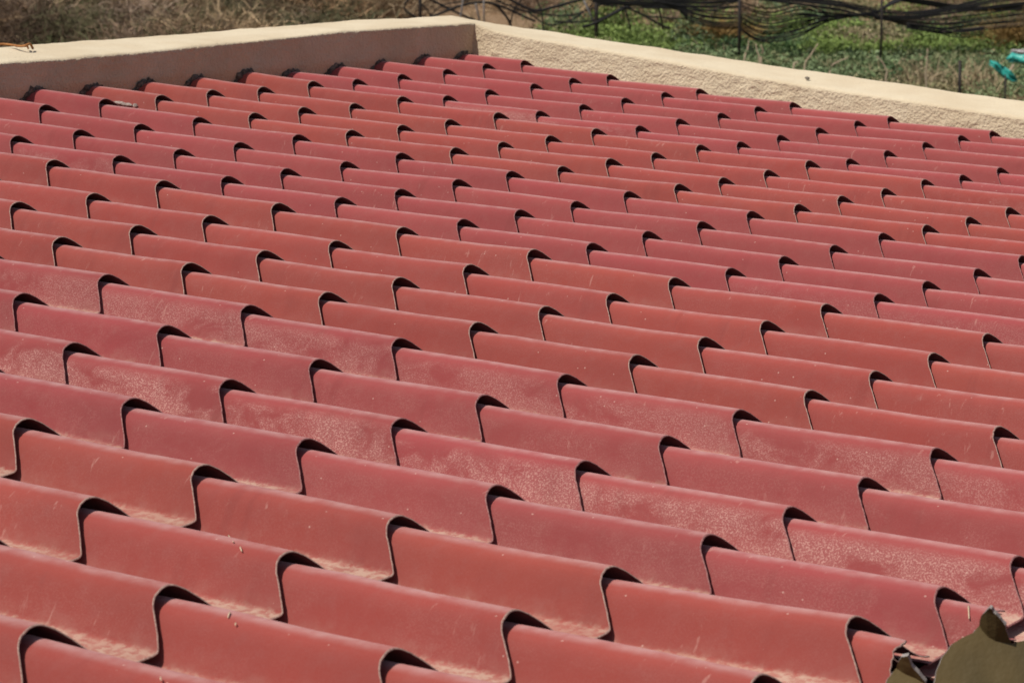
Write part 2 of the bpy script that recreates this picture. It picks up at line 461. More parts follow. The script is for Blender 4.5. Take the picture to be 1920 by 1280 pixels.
# mortar bedding where each rib runs into the upper parapet
MAT_MORTAR = simple('grey_mortar', (.26, .22, .18), (.07, .055, .045), 90, .95, 1.0, .008)
for k in range(0, 13):
    a1, a0 = apex(1, k), apex(0, k)
    t = (a1[0] - (UI + .035))/A
    b0 = a1*(1-t) + a0*t
    V, F = [], []; sides = 7; path = [j for j in range(3, NPR-6)]
    rk = random.Random(k)
    for i, j in enumerate(path):
        q = PROF[j] + NRM[j]*.012
        cpt = np.array((b0[0], b0[1] + q[0] - SHV*t, b0[2] + q[1] - SHZ*t))
        rr = max(.006, .024 + .045*noise.noise(Vector((k*3.3, j*.55, 0))) + rk.uniform(-.008, .010) + (.02 if q[0] > .1 else 0))
        for s in range(sides):
            an = 2*math.pi*s/sides
            nv = NRM[j]*math.cos(an)*rr*1.1
            V.append(W(cpt[0] - .14*max(0., min(1., (.06-cpt[2])/.36)) + math.sin(an)*rr*.7 - .02 + rk.uniform(-.006, .006), cpt[1] + nv[0], cpt[2] + nv[1]) - house.location)
    for i in range(len(path)-1):
        for s in range(sides):
            s2 = (s+1) % sides; F.append((i*sides+s, i*sides+s2, (i+1)*sides+s2, (i+1)*sides+s))
    F.append(tuple(range(sides))); F.append(tuple((len(path)-1)*sides+s for s in range(sides)))
    link('mortar_joint', mesh_of('mortar_joint', V, F, MAT_MORTAR), house)

# ------------------------------------------------------------------ torn khaki sheets at the lower corner
MAT_KHAKI = simple('khaki_backing', (.125, .088, .034), (.075, .056, .024), 9, .55, .3, .012, .3, 2)
MAT_TEAR = simple('sheared_rim', (.40, .36, .33), (.20, .17, .16), 200, .6)
def sheet(name, base_px, n1, fold_px, top_px, tilt, label, cat, zdepth, split=True):
    """A bent sheet: a lower leaf on one plane, an upper leaf bent about the fold; outlines jagged; 3 mm thick."""
    p0 = px_roof(*base_px, zdepth); n1 = n1.normalized()
    fa, fb = px_plane(*fold_px[0], p0, n1), px_plane(*fold_px[-1], p0, n1)
    ax = (fb-fa).normalized()
    n2 = min((Matrix.Rotation(q_, 3, ax) @ n1 for q_ in (tilt, -tilt)), key=lambda q_: q_.dot(SUN)); print('leaf light', n1.dot(SUN), n2.dot(SUN), n2.dot(-cb), n1.dot(cb), n2.dot(cb))
    low_outline, up_outline = top_px
    fold = [px_plane(*q, p0, n1) for q in fold_px]
    def dense(pts):
        r = random.Random(3); out = []
        for a, b in zip(pts[:-1], pts[1:]):
            out.append(a); n = max(1, int(math.hypot(b[0]-a[0], b[1]-a[1])//7))
            for i in range(1, n):
                f = i/n; out.append((a[0]+(b[0]-a[0])*f + r.uniform(-.9, .9), a[1]+(b[1]-a[1])*f + r.uniform(-.9, .9)))
        out.append(pts[-1]); return out
    bm = bmesh.new()
    fv = [bm.verts.new(p) for p in fold]
    lo = [bm.verts.new(px_plane(*q, p0, n1)) for q in dense(low_outline)]
    up = [bm.verts.new(px_plane(*q, fa, n2)) for q in dense(up_outline)]
    f1 = bm.faces.new(lo + fv[::-1]); f2 = bm.faces.new(up + fv)
    bmesh.ops.triangulate(bm, faces=[f1, f2])
    bmesh.ops.recalc_face_normals(bm, faces=bm.faces)
    cen = sum((v.co for v in bm.verts), Vector())/len(bm.verts)
    if sum((f.normal.dot(CAM_P-cen) for f in bm.faces)) < 0: bmesh.ops.reverse_faces(bm, faces=bm.faces)
    me = bpy.data.meshes.new(name)
    for v in bm.verts: v.co -= cen
    bm.to_mesh(me); bm.free()
    for mm in (MAT_KHAKI, MAT_PAINT, MAT_TEAR): me.materials.append(mm)
    o = link(name, me); o.location = cen; o.color = (.36, .075, .06, .3)
    so_ = o.modifiers.new('thickness', 'SOLIDIFY'); so_.thickness = .0045; so_.offset = -1; so_.material_offset = 1; so_.material_offset_rim = 2
    return tag(o, label, cat)
low = [(1836, 1172), (1825, 1185), (1810, 1192), (1787, 1205), (1767, 1230), (1756, 1257), (1751, 1284), (1756, 1340), (1850, 1380), (1960, 1370), (1975, 1300), (1960, 1225), (1935, 1200), (1920, 1200), (1897, 1206)]
up = [(1897, 1206), (1890, 1190), (1885, 1172), (1876, 1160), (1868, 1152), (1862, 1147), (1859, 1141), (1855, 1139), (1849, 1145), (1840, 1153), (1837, 1162), (1836, 1172)]
sheet('torn_sheet', (1840, 1262), WD(.50, .62, .42), [(1836, 1172), (1842, 1182), (1852, 1193), (1866, 1201), (1881, 1204), (1897, 1206)],
      (low, up[1:-1]), math.radians(72), 'large torn khaki sheet bent upright at the lower corner of the roof', 'sheet scrap', -.02)
low2 = [(1680, 1252), (1671, 1264), (1664, 1272), (1660, 1284), (1658, 1330), (1740, 1345), (1738, 1284)]
up2 = [(1738, 1284), (1735, 1278), (1722, 1262), (1709, 1248), (1705, 1236), (1702, 1229), (1690, 1231), (1684, 1240), (1680, 1252)]
sheet('torn_sheet', (1690, 1275), WD(.50, .62, .42), [(1680, 1252), (1697, 1263), (1715, 1270), (1738, 1284)],
      (low2, up2[1:-1]), math.radians(66), 'small torn khaki scrap curled under the ragged tile left of the large torn sheet', 'sheet scrap', -.08)

# ------------------------------------------------------------------ land beyond
fwd = Vector((-cb.x, -cb.y, 0)).normalized(); rgt = Vector((cr.x, cr.y, 0)).normalized()
CAMXY = Vector((CAM_P.x, CAM_P.y, 0))
def terrain(x, y):
    d = Vector((x, y, 0)) - CAMXY; s = d.dot(fwd); l = d.dot(rgt)
    h = max(0.0, (s-12.5))*.118
    if s > 75: h = 62.5*.118 + (s-75)*.02
    h = h*(1-math.exp(-max(0, s-12)/4))
    near = 1 if s < 200 else 0
    return h + near*(.10*noise.noise(Vector((x*.45, y*.45, 0))) + .03*noise.noise(Vector((x*2.1, y*2.1, 4))))*min(1, max(0, (s-9)/4))
def on_land(px, py):
    d = px_ray(px, py); t = 12.0
    while t < 120:
        p = CAM_P + d*t
        if p.z <= terrain(p.x, p.y): return p
        t += .05
    return CAM_P + d*60
def at(px, py, s):
    """Point seen at pixel (px, py) standing s metres ahead of the camera."""
    d = px_ray(px, py); return CAM_P + d*(s/(d.x*fwd.x + d.y*fwd.y))

def ground_material():
    m = NB('dry_soil', .95)
    pos = m.n('ShaderNodeNewGeometry').outputs['Position']
    a = m.noise(pos, .9, 5); b = m.noise(pos, 9, 5, .65); c = m.noise(pos, 45, 4, .7)
    col = m.mix(m.ramp(a, .35, .65), (.30, .19, .11, 1), (.22, .15, .09, 1))
    col = m.mix(m.ramp(b, .4, .7), col, (.35, .24, .15, 1))
    col = m.mix(m.ramp(c, .5, .75, 0, .6), col, (.12, .085, .05, 1))
    m.l(col, m.b.inputs['Base Color']); m.b.inputs['Specular IOR Level'].default_value = .1
    m.bump(m.math('ADD', b, m.math('MULTIPLY', c, .4)), .8, .05)
    return m.m
gx = np.unique(np.r_[-900, -500, -250, -120, -60, np.arange(-30, 30.1, .5), 60, 120, 250, 500, 900])
gs = np.unique(np.r_[-900, -400, -150, -50, -20, np.arange(0, 48, .4), 50, 60, 75, 110, 200, 400, 900])
V = []
for s in gs:
    for l in gx:
        q = CAMXY + fwd*float(s) + rgt*float(l); V.append((q.x, q.y, terrain(q.x, q.y)))
nx = len(gx)
F = [(i*nx+j, i*nx+j+1, (i+1)*nx+j+1, (i+1)*nx+j) for i in range(len(gs)-1) for j in range(nx-1)]
g = link('ground', mesh_of('ground', V, F, ground_material())); g['kind'] = 'structure'

# plants: blade and leaf meshes written straight from arrays
def leaf_material(name, rough=.75):
    m = NB(name, rough)
    at_ = m.n('ShaderNodeAttribute'); at_.attribute_name = 'tint'
    m.l(at_.outputs['Color'], m.b.inputs['Base Color']); m.b.inputs['Specular IOR Level'].default_value = .2
    return m.m
MAT_DRY, MAT_GREEN = leaf_material('dry_stems'), leaf_material('green_leaves', .6)
def blades_mesh(name, roots, dirs, lens, width, cols, mat, bend=.35):
    """Each blade: a bent strip of two quads tapering to a point."""
    n = len(roots); side = np.cross(dirs, rng.normal(size=(n, 3))); side /= np.linalg.norm(side, axis=1)[:, None]+1e-9
    bd = rng.normal(size=(n, 3))*bend; bd[:, 2] = -abs(bd[:, 2])*.8
    L = lens[:, None]; w = np.asarray(width).reshape(-1, 1)*side
    mid = roots + dirs*L*.5 + bd*L*.12; tip = roots + dirs*L + bd*L*.5
    V = np.stack([roots - w, roots + w, mid + w*.8, mid - w*.8, tip], axis=1).reshape(-1, 3)
    base = np.arange(n)*5
    quads = np.stack([base, base+1, base+2, base+3], 1); tris = np.stack([base+3, base+2, base+4], 1)
    return raw_mesh(name, V, quads, tris, np.repeat(cols, 5, axis=0), mat)
def raw_mesh(name, V, quads, tris, cols, mat):
    me = bpy.data.meshes.new(name)
    nq, ntri = len(quads), len(tris)
    me.vertices.add(len(V)); me.vertices.foreach_set('co', V.astype(np.float32).ravel())
    loops = np.r_[quads.ravel(), tris.ravel()].astype(np.int32)
    me.loops.add(len(loops)); me.loops.foreach_set('vertex_index', loops)
    me.polygons.add(nq+ntri)
    st = np.r_[np.arange(nq)*4, nq*4 + np.arange(ntri)*3].astype(np.int32)
    me.polygons.foreach_set('loop_start', st)
    try: me.polygons.foreach_set('loop_total', np.r_[np.full(nq, 4), np.full(ntri, 3)].astype(np.int32))
    except Exception: pass
    ca = me.color_attributes.new('tint', 'FLOAT_COLOR', 'POINT')
    ca.data.foreach_set('color', np.c_[cols, np.ones(len(cols))].astype(np.float32).ravel())
    me.materials.append(mat); me.update(calc_edges=True); me.validate(); return me
def land_pts(pts2):
    return np.array([(x, y, terrain(x, y)) for x, y in pts2])
def scatter(n, s0, s1, l0, l1, keep=None):
    out = []
    while len(out) < n:
        s, l = rng.uniform(s0, s1), rng.uniform(l0, l1)
        if keep is None or rng.random() < keep(s, l):
            q = CAMXY + fwd*s + rgt*l; out.append((q.x, q.y, s, l))
    return np.array(out)
def unit(a): return a/np.linalg.norm(a, axis=1)[:, None]
DRY = np.array([(.40, .28, .18), (.31, .21, .135), (.24, .165, .115), (.42, .30, .18), (.16, .105, .07), (.34, .25, .185)])
GRN = np.array([(.055, .10, .035), (.075, .125, .045), (.10, .145, .075), (.045, .085, .035), (.12, .16, .06)])
def tufts(n_t, per, s0, s1, l0, l1, keep, hmin, hmax, spread, pal, width, lean=.5, shade=.2):
    t = scatter(n_t, s0, s1, l0, l1, keep); z = land_pts(t[:, :2])
    R, D, L, Cc = [], [], [], []
    for i in range(n_t):
        h = rng.uniform(hmin, hmax); sp = spread*rng.uniform(.6, 1.4)
        off = rng.normal(size=(per, 3))*sp*.45; off[:, 2] = abs(rng.normal(size=per))*h*.3
        R.append(z[i] + off - [0, 0, .03]); d = rng.normal(size=(per, 3))*lean; d[:, 2] = abs(d[:, 2])*.6 + .75
        d[:, :2] += off[:, :2]/sp*.5; D.append(unit(d)); L.append(h*rng.uniform(.35, 1.0, per))
        base = pal[rng.integers(len(pal))]*rng.uniform(.75, 1.2)
        Cc.append(base*rng.uniform(1-shade, 1+shade, (per, 1)))
    R, D, L, Cc = map(np.concatenate, (R, D, L, Cc))
    return R, D, L, rng.uniform(.6, 1.3, len(R))*width, Cc
def stuff(name, me):
    o = link(name, me); o['kind'] = 'stuff'; return o
# lateral position of pixel x at about 30 m: l = (x-960)*.00584
def k_dry(s, l):
    nz = noise.noise(Vector((s*.7, l*.7, 2)))
    if l > .7: return (.25 if (l > 4.7 and s < 28.0) else .16 if s > 31.3 else 0)
    if l > -1.5: return .35 if s > 31.8 else 0
    return .65 + .6*nz
def domes(n_d, per, s0, s1, l0, l1, keep, r0, r1, hfac, pal_fn, length, width):
    """Rounded mounds of fine criss-cross twigs, uneven in size, with hollows between them."""
    t = scatter(n_d, s0, s1, l0, l1, keep); z = land_pts(t[:, :2]); R, D, L, Cc = [], [], [], []
    for i in range(n_d):
        rad = r0 + (r1-r0)*rng.random()**2; n = int(per*(rad/r1)**1.6) + 60
        a = unit(rng.normal(size=(n, 3))); a[:, 2] = abs(a[:, 2])
        rr = rng.uniform(.35, 1.05, n)[:, None]
        lump_ = np.array([noise.noise(Vector((x*2.3+i*7, y*2.3, zz*2.3))) for x, y, zz in a])[:, None]
        off = a*rr*rad*(1+.55*lump_)*np.array([1, 1, hfac])
        R.append(z[i]+off*np.array([1, 1, rng.uniform(.6, 1.35)])); D.append(unit(a*.6 + rng.normal(size=(n, 3))*.75)); L.append(length*rng.uniform(.4, 1.5, n))
        p_ = pal_fn(t[i, 2], t[i, 3]); base = p_[rng.integers(len(p_))]*rng.uniform(.55, 1.3)
        Cc.append(base*rng.uniform(.5, 1.5, (n, 1)))
    R, D, L, Cc = map(np.concatenate, (R, D, L, Cc))
    return R, D, L, rng.uniform(.5, 1.4, len(R))*width, Cc
OLIVE = np.array([(.13, .125, .06), (.16, .145, .075), (.10, .11, .05)])
WARM = np.array([(.36, .225, .125), (.42, .29, .165), (.28, .175, .10)])
def pal_dry(s, l):
    nz = noise.noise(Vector((s*.55, l*.55, 51)))
    if nz > .22 and l < -1: return OLIVE
    return WARM if nz < -.15 else DRY
q1 = domes(520, 2000, 24.5, 38, -8.5, 8.0, k_dry, .2, .85, .8, pal_dry, .19, .0038)
stuff('dry_scrub', blades_mesh('dry_scrub', *q1, MAT_DRY, .5))
def k_grass(s, l): return .5 + .9*noise.noise(Vector((s*.5, l*.5, 8)))
q2 = tufts(900, 30, 24, 42, -8.5, 8.0, lambda s, l: k_grass(s, l)*(1 if l < .5 else .25), .08, .25, .2, np.array([(.36, .26, .15), (.30, .21, .12), (.38, .29, .18)]), .006)
stuff('dry_grass', blades_mesh('dry_grass', *q2, MAT_DRY, .6))
# thinner growth over the rest of the bank, so the ground goes on as the photograph implies
def k_far(s, l): return 0 if (24 < s < 38 and -8.5 < l < 8.2) else .5 + .8*noise.noise(Vector((s*.25, l*.25, 90)))
q4 = tufts(2600, 24, 13.5, 62, -26, 26, k_far, .2, .6, .35, DRY, .008)
stuff('sparse_dry_grass', blades_mesh('sparse_dry_grass', *q4, MAT_DRY, .5))
# weeds: low leafy mats behind the right parapet
def leaves(n_c, per, s0, s1, l0, l1, keep, h, spread, pal, size, cl_fn=None):
    t = scatter(n_c, s0, s1, l0, l1, keep); z = land_pts(t[:, :2])
    R, D, L, Cc = [], [], [], []
    for i in range(n_c):
        hh = h*rng.uniform(.5, 1.3)
        off = rng.normal(size=(per, 3))*spread*.5; off[:, 2] = rng.uniform(.02, 1, per)*hh*np.exp(-(off[:, 0]**2+off[:, 1]**2)/(spread**2))
        R.append(z[i]+off); d = rng.normal(size=(per, 3)); d[:, 2] = abs(d[:, 2])*.8+.15; D.append(unit(d))
        L.append(size*rng.uniform(.6, 1.5, per))
        p_ = pal if cl_fn is None else cl_fn(t[i, 2], t[i, 3])
        base = p_[rng.integers(len(p_))]*rng.uniform(.8, 1.25)
        Cc.append(base*rng.uniform(.82, 1.22, (per, 1)))
    R, D, L, Cc = map(np.concatenate, (R, D, L, Cc))
    return R, D, L, L*rng.uniform(.16, .30, len(L)), Cc*1.22
GRAYG = np.array([(.135, .185, .085), (.16, .21, .105), (.10, .145, .06), (.19, .195, .10)])
BRIGHT = np.array([(.155, .215, .055), (.18, .24, .07), (.12, .17, .045)])
WEEDY = np.array([(.22, .19, .10), (.18, .18, .09), (.26, .21, .13)])
def pal_weed(s, l):
    nz = noise.noise(Vector((s*.6, l*.6, 21)))
    if noise.noise(Vector((s*1.1, l*1.1, 77))) > .28: return WEEDY
    if s > 29.3: return BRIGHT if nz > -.1 else GRN
    return GRAYG if nz > -.15 else GRN
def k_weed(s, l):
    nz = noise.noise(Vector((s*.55, l*.55, 33)))
    if l < .5: return .03
    if l > 4.4 and s < 28.0: return .25
    if s > 31.5: return .15
    if l > 1.8: return 1.0 + .3*nz
    if l < 2.2 and s > 29.5: return .35 + .8*nz
    return .85 + .5*nz
stuff('green_weeds', blades_mesh('green_weeds', *leaves(3200, 165, 24.5, 36, .2, 8.2, k_weed, .17, .24, GRN, .031, pal_weed), MAT_GREEN, .5))
q3 = tufts(360, 14, 25, 34, .6, 8.2, lambda s, l: .5 + .8*noise.noise(Vector((s*.8, l*.8, 12))), .10, .34, .2, np.array([(.24, .20, .11), (.17, .17, .08), (.30, .24, .14), (.13, .16, .08)]), .004, .45)
stuff('seeding_grass', blades_mesh('seeding_grass', *q3, MAT_DRY, .6))

def bush(px, py, h, spread, pal, n, label, leafy=False, name='bush'):
    p = on_land(px, py)
    t = thing(name, label, 'bush', p)
    R = rng.normal(size=(n, 3))*[spread*.35, spread*.35, 0]; R[:, 2] = rng.uniform(0, .5, n)*h
    d = rng.normal(size=(n, 3))*.6; d[:, 2] = abs(d[:, 2])*.6 + .35; d[:, :2] += R[:, :2]/spread
    L = h*rng.uniform(.25, .75, n)
    base = pal[rng.integers(len(pal), size=n)]*rng.uniform(.7, 1.25, (n, 1))
    if leafy:
        R[:, 2] = rng.uniform(.05, 1, n)*h*np.exp(-(R[:, 0]**2+R[:, 1]**2)/(spread*.6)**2); L = rng.uniform(.03, .06, n)
        me = blades_mesh('foliage', R, unit(rng.normal(size=(n, 3)) + [0, 0, .5]), L, L*.24, base, MAT_GREEN, .4)
    else:
        me = blades_mesh('twigs', R, unit(d), L, rng.uniform(.6, 1.2, n)*.005, base, MAT_DRY, .7)
    link('foliage' if leafy else 'twigs', me, t)
    k = 9; R2 = np.zeros((k, 3)); d2 = unit(rng.normal(size=(k, 3))*.5 + [0, 0, .8])
    link('stem', blades_mesh('stem', R2, d2, np.full(k, h*.8), .008, np.tile((.15, .10, .07), (k, 1)), MAT_DRY, .3), t)
    return t
OCH = np.array([(.30, .18, .06), (.24, .15, .05), (.34, .23, .09)])
DRKB = np.array([(.14, .10, .065), (.20, .14, .095), (.10, .075, .05)])
bush(122, 34, .75, .75, np.array([(.12, .14, .05), (.15, .16, .06), (.09, .11, .045)]), 1800, 'green tinged dry bush in the scrub near the top left corner')
bush(528, 42, .8, .75, DRKB, 2000, 'darkest brown bush in the scrub behind the upper parapet')
bush(300, 66, .5, .6, DRKB, 1200, 'small dark brown bush just over the upper parapet', )
bush(298, 70, .22, .35, GRN, 500, 'little green plant poking over the upper parapet', True, 'weed_plant')
bush(690, 34, .65, .7, np.array([(.36, .27, .17), (.40, .30, .19)]), 1600, 'pale straw coloured bush left of the black pipe tangle')
bush(35, 66, .7, .8, DRY, 1800, 'grey brown bush behind the rusty wire on the parapet')
bush(1356, 88, .42, .5, OCH, 1100, 'ochre dry bush at the foot of the tall post with sagging hoses')
bush(1905, 98, .55, .5, OCH, 1200, 'ochre dry bush above the teal plastic at the far right')
bush(1290, 88, .36, .5, GRAYG, 900, 'grey green leafy bush left of the ochre dry bush', True)
bush(1060, 62, .34, .45, GRAYG, 600, 'grey green leafy bush under the crossed pipes', True)
bush(1150, 62, .45, .5, BRIGHT, 900, 'bright green leafy bush right of the dark post', True)

# dry stalks rising over the right parapet
MAT_STALK = simple('pale_stalk', (.46, .36, .25), (.34, .26, .18), 40, .85)
MAT_POST = simple('dark_post', (.015, .012, .011), (.03, .022, .018), 30, .6)
MAT_HOSE = simple('black_hose', (.008, .008, .009), (.016, .015, .015), 12, .6, .1, .002, .15)
MAT_BROWNHOSE = simple('dusty_hose', (.10, .075, .055), (.06, .048, .04), 12, .7)
def ground_under(px, py, s):
    p = at(px, py, s); p.z = terrain(p.x, p.y) - .03; return p
def tube(name, pts, r, mat, label, cat, group=None, taper=None, smooth_n=0, sides=6):
    c = sum((Vector(p) for p in pts), Vector())/len(pts)
    o = link(name, tube_mesh(name, [Vector(p)-c for p in pts], r, mat, sides, taper, smooth_n)); o.location = c
    return tag(o, label, cat, group)
STALKS = [([(1396, 112), (1402, 92), (1404, 76)], 'short pale dry stalk just right of the tall post'),
          ([(1424, 116), (1420, 98), (1417, 82)], 'bent pale dry stalk second from the tall post'),
          ([(1427, 108), (1432, 100), (1426, 84)], 'forked pale dry stalk beside the bent one'),
          ([(1508, 128), (1520, 104), (1534, 82)], 'longest pale stalk leaning right over the right parapet'),
          ([(1488, 126), (1492, 119), (1497, 116)], 'tiny pale stalk at the foot of the longest leaning stalk'),
          ([(1556, 134), (1570, 117), (1590, 109)], 'thin pale stalk bowing right over the parapet'),
          ([(1661, 148), (1663, 135), (1655, 118), (1644, 106)], 'thin arched stalk in the weeds left of the short iron stake'),
          ([(1737, 158), (1735, 140), (1738, 120), (1739, 92)], 'fine upright stalk among the grey green weeds')]
for pts, lab in STALKS:
    b = ground_under(pts[0][0], pts[0][1]+6, 27.2)
    tube('dry_stalk', [b] + [at(x, y, 27.2) for x, y in pts], .012, MAT_STALK, lab, 'stalk', 'pale dry stalks behind the right parapet', .45, 3)
# pale straw tufts at the foot of the bank on the right
for px, py, n, lab in ((1728, 166, 60, 'pale straw tuft left of the short iron stake'), (1820, 168, 110, 'wide pale straw tuft right of the short iron stake')):
    p = on_land(px, py); t = thing('straw_tuft', lab, 'grass tuft', p, 'pale straw tufts')
    R = rng.normal(size=(n*3, 3))*[.16, .16, 0]; d = unit(rng.normal(size=(n*3, 3))*.35 + [0, 0, 1])
    stw = link('straw_blades', blades_mesh('straw', R, d, rng.uniform(.15, .42, n*3), .006, np.tile((.44, .34, .21), (n*3, 1))*rng.uniform(.7, 1.1, (n*3, 1)), MAT_DRY, .7), t); stw['kind'] = 'stuff'

# posts
POSTS = [(1118, 66, -30, .024, 30.2, 'thin dark post among the crossed pipes near the parapet corner'),
         (1387, 74, -34, .019, 28.9, 'tall dark post with hoses sagging away on both sides'),
         (1654, 80, -34, .014, 28.85, 'tall thin dark post under the thick hose bundle'),
         (1760, 42, -34, .016, 33.0, 'slim dark post behind the right end of the hose bundle'),
         (1800, 172, 114, .017, 26.6, 'short iron stake standing close behind the right parapet'),
         (1885, 176, 140, .010, 26.6, 'thin short stick below the teal plastic strip'),
         (787, 36, -30, .022, 31.5, 'brown post at the left end of the black pipe tangle')]
for x, yb, yt, r, s, lab in POSTS:
    b = ground_under(x, yb, s); tp = at(x, yt, s)
    if yt > 0 or True: b = Vector((tp.x, tp.y, terrain(tp.x, tp.y)-.05))
    tube('post', [b, (b+tp)*.5 + rgt*.004, tp], r, MAT_POST, lab, 'post', 'dark posts beyond the parapets')

# black irrigation hoses: (pixel path, metres ahead, radius, label or None)
HG = 'black irrigation hoses hung on the posts'
SAG = 'thin black irrigation hose sagging between the dark posts'
H = []; FAM = [SAG, HG]
def hose(pts, s, r=.012, lab=None, mat=None): H.append((pts, s, r, lab or FAM[0], mat, FAM[1]))
# the tangle by the corner
hose([(768, -3), (758, 16), (781, 34), (800, 44)], 30.5, .013, 'black pipe kinked like an elbow at the left end of the tangle')
hose([(805, -2), (834, 13), (863, 27), (890, 38)], 30.6, .014, 'straight black pipe slanting down right over the parapet corner')
hose([(790, 40), (845, 18), (877, 8), (911, 5), (931, 11), (953, 37), (958, 52)], 30.4, .015, 'black pipe arching over the parapet corner')
hose([(919, 6), (950, 16), (988, 34), (1004, 40)], 30.3, .014, 'black pipe dropping right from the arch over the corner')
hose([(790, 8), (800, 18), (809, 32)], 30.9, .009, 'short thin black pipe in the left of the tangle')
hose([(808, 30), (830, 10), (862, 4), (900, -4)], 31.0, .008, 'thin black pipe crossing the left of the tangle')
hose([(956, 52), (962, 24), (976, 2), (985, -6)], 30.6, .008, 'thin black pipe rising right of the arch')
hose([(1019, 60), (1016, 26), (1010, 8), (1004, -4)], 30.7, .009, 'thin upright black pipe near the dark post')
hose([(924, -4), (966, 16), (1012, 26), (1056, 30), (1090, 24), (1144, 2)], 30.8, .010, 'black hose dipping shallowly left of the dark post')
hose([(950, -4), (1000, 20), (1040, 13), (1073, 4), (1100, -4)], 30.1, .017, 'thick black hose bundle at the top above the tangle')
hose([(930, 2), (990, 24), (1020, 44), (1056, 52)], 31.1, .009, 'thin black hose slanting down behind the tangle')
hose([(1030, 48), (1066, 40), (1100, 19), (1118, -2)], 30.5, .009, 'thin black hose climbing left of the dark post')
hose([(1040, 40), (1066, 42), (1112, 39), (1150, 24), (1184, 4)], 30.3, .010, 'black hose swinging up across the dark post')
hose([(1092, 51), (1113, 45), (1140, 32), (1180, 11), (1205, -3)], 29.9, .017, 'thick black hose climbing right across the dark post')
hose([(1172, 14), (1203, 27), (1244, 50), (1258, 52)], 30.4, .013, 'black hose dropping right past the bright green bush')
hose([(1184, 7), (1216, 14), (1258, 16), (1300, 25)], 30.2, .011, 'level black hose right of the bright green bush')
hose([(1206, 30), (1250, 34), (1297, 35), (1340, 30)], 30.6, .009, 'lower level black hose right of the bright green bush')
FAM = ['thin black hose in the upper strands between the two dark posts', 'upper hose strands left of the tall post']
for i in range(9):
    y = -6 + i*2.4; hose([(1080+i*6, y-4), (1180, y+1+rng.uniform(-2, 2)), (1260, y+3), (1330, y+4+rng.uniform(-3, 3)), (1388, y+rng.uniform(-4, 4))], 29.0 + .1*i, .009)
FAM = ['thin black hose in the strands slanting down to the tall post from the left', 'slanting hose strands left of the tall post']
for i in range(8):
    hose([(1225+i*9, 2+i*3), (1290, 14+i*3.5), (1340, 22+i*4.5+rng.uniform(-2, 2)), (1388, 24+i*4.0)], 29.0 + .05*i, .0085)
# sagging fan right of the tall post
FAM = ['thin black hose in the fan sagging just right of the tall post', 'hoses of the sagging fan']
for i in range(13):
    f = i/12; y0 = 8 + 52*f; yb = 16 + 62*f**.9
    hose([(1388, y0-4), (1418, yb-3+rng.uniform(-1.5, 1.5)), (1452, yb+rng.uniform(-1, 1)), (1500, yb - 8 - 4*f+rng.uniform(-1.5, 1.5)), (1560, 34 - 8*(1-f)+rng.uniform(-3, 3) + 3*f), (1640, 27+rng.uniform(-5, 5))], 28.95 + .04*(i % 5), .0088)
# the thick bundle: a rope of hoses
FAM = ['black hose in the thick dipping bundle across the top right', 'hoses of the thick dipping bundle']
for i in range(14):
    o = rng.uniform(-13, 11); o2 = o*.7 + rng.uniform(-4, 4)
    hose([(1405+rng.uniform(-20, 20), -6+o*.3), (1500, 4+o*.6), (1575, 13+o*.8), (1640, 27+o2), (1700, 30+o2*.7), (1750, 25+o2*.6), (1800, 17+o*.7), (1862, 6+o), (1930, -2+o)], 28.9 + .07*(i % 6), .0062)
FAM = ['black hose rising from the thick bundle beside the tall thin post', 'hoses rising from the bundle']
for i in range(5):
    hose([(1640, 26+i), (1665, 12-i), (1695, 0-i*2), (1720, -8)], 30.2+.1*i, .012)
FAM = ['black hose running level along the very top right above the thick bundle', 'level hoses at the top right']
for i in range(5):
    hose([(1690, -4+i*1.5), (1740, 2+i*2), (1790, 10+i*2), (1850, 14+i*1.6), (1930, 10+i*2)], 30.6+.1*i, .011)
# strands below the bundle, levelling out to the right
FAM = ['thin hose spreading right from under the thick bundle', 'hoses spreading right under the bundle']
for i in range(9):
    f = i/8
    hose([(1640, 30+rng.uniform(-4, 4)), (1690, 36+10*f), (1760, 36+26*f+rng.uniform(-2, 2)), (1830, 30+24*f+rng.uniform(-2, 2)), (1930, 14+34*f)], 29.1+.06*i, .0085, None, MAT_BROWNHOSE if i % 3 == 1 else None)
FAM = ['short black hose hanging lowest over the bright green weeds at the right', 'lowest short hoses over the weeds']
for i in range(4):
    f = i/3
    hose([(1700, 44+8*f), (1756, 52+10*f), (1800, 56+14*f), (1845, 52+12*f)], 28.9+.06*i, .0085)
for pts, s, r, lab, mat, grp in H:
    tube('irrigation_hose', [at(x, y, s) for x, y in pts], r, mat or MAT_HOSE, lab, 'hose', grp, None, 6)
# leaning sticks among the pipes
MAT_STICK = simple('grey_stick', (.28, .26, .26), (.18, .165, .16), 30, .8)
STICKS = [((869, -4), (862, 24), 'pale grey stick left of the arching pipe'), ((892, 8), (898, 30), 'bent pale grey stick under the arching pipe'),
          ((907, -4), (906, 32), 'upright pale grey stick just right of the arch top'), ((1094, 0), (1117, 44), 'pale grey stick leaning against the dark post'),
          ((1172, 16), (1183, 56), 'dark leaning stick right of the bright green bush'), ((1234, 8), (1242, 50), 'dark stick standing under the level hoses'),
          ((1295, 18), (1299, 54), 'thin brown stick left of the tall post')]
for i, (a, b, lab) in enumerate(STICKS):
    bb = at(b[0], b[1]+10, 30.4); gz = terrain(bb.x, bb.y)
    tp = at(*a, 30.2); d = bb - tp; 
    if bb.z > gz: bb = bb + d.normalized()*(bb.z-gz)/max(.2, -d.normalized().z)
    tube('stick', [tp, (tp+bb)*.5 + rgt*.01, bb], .011, MAT_STICK if i < 4 else MAT_POST, lab, 'stick', 'sticks among the hoses', .8)

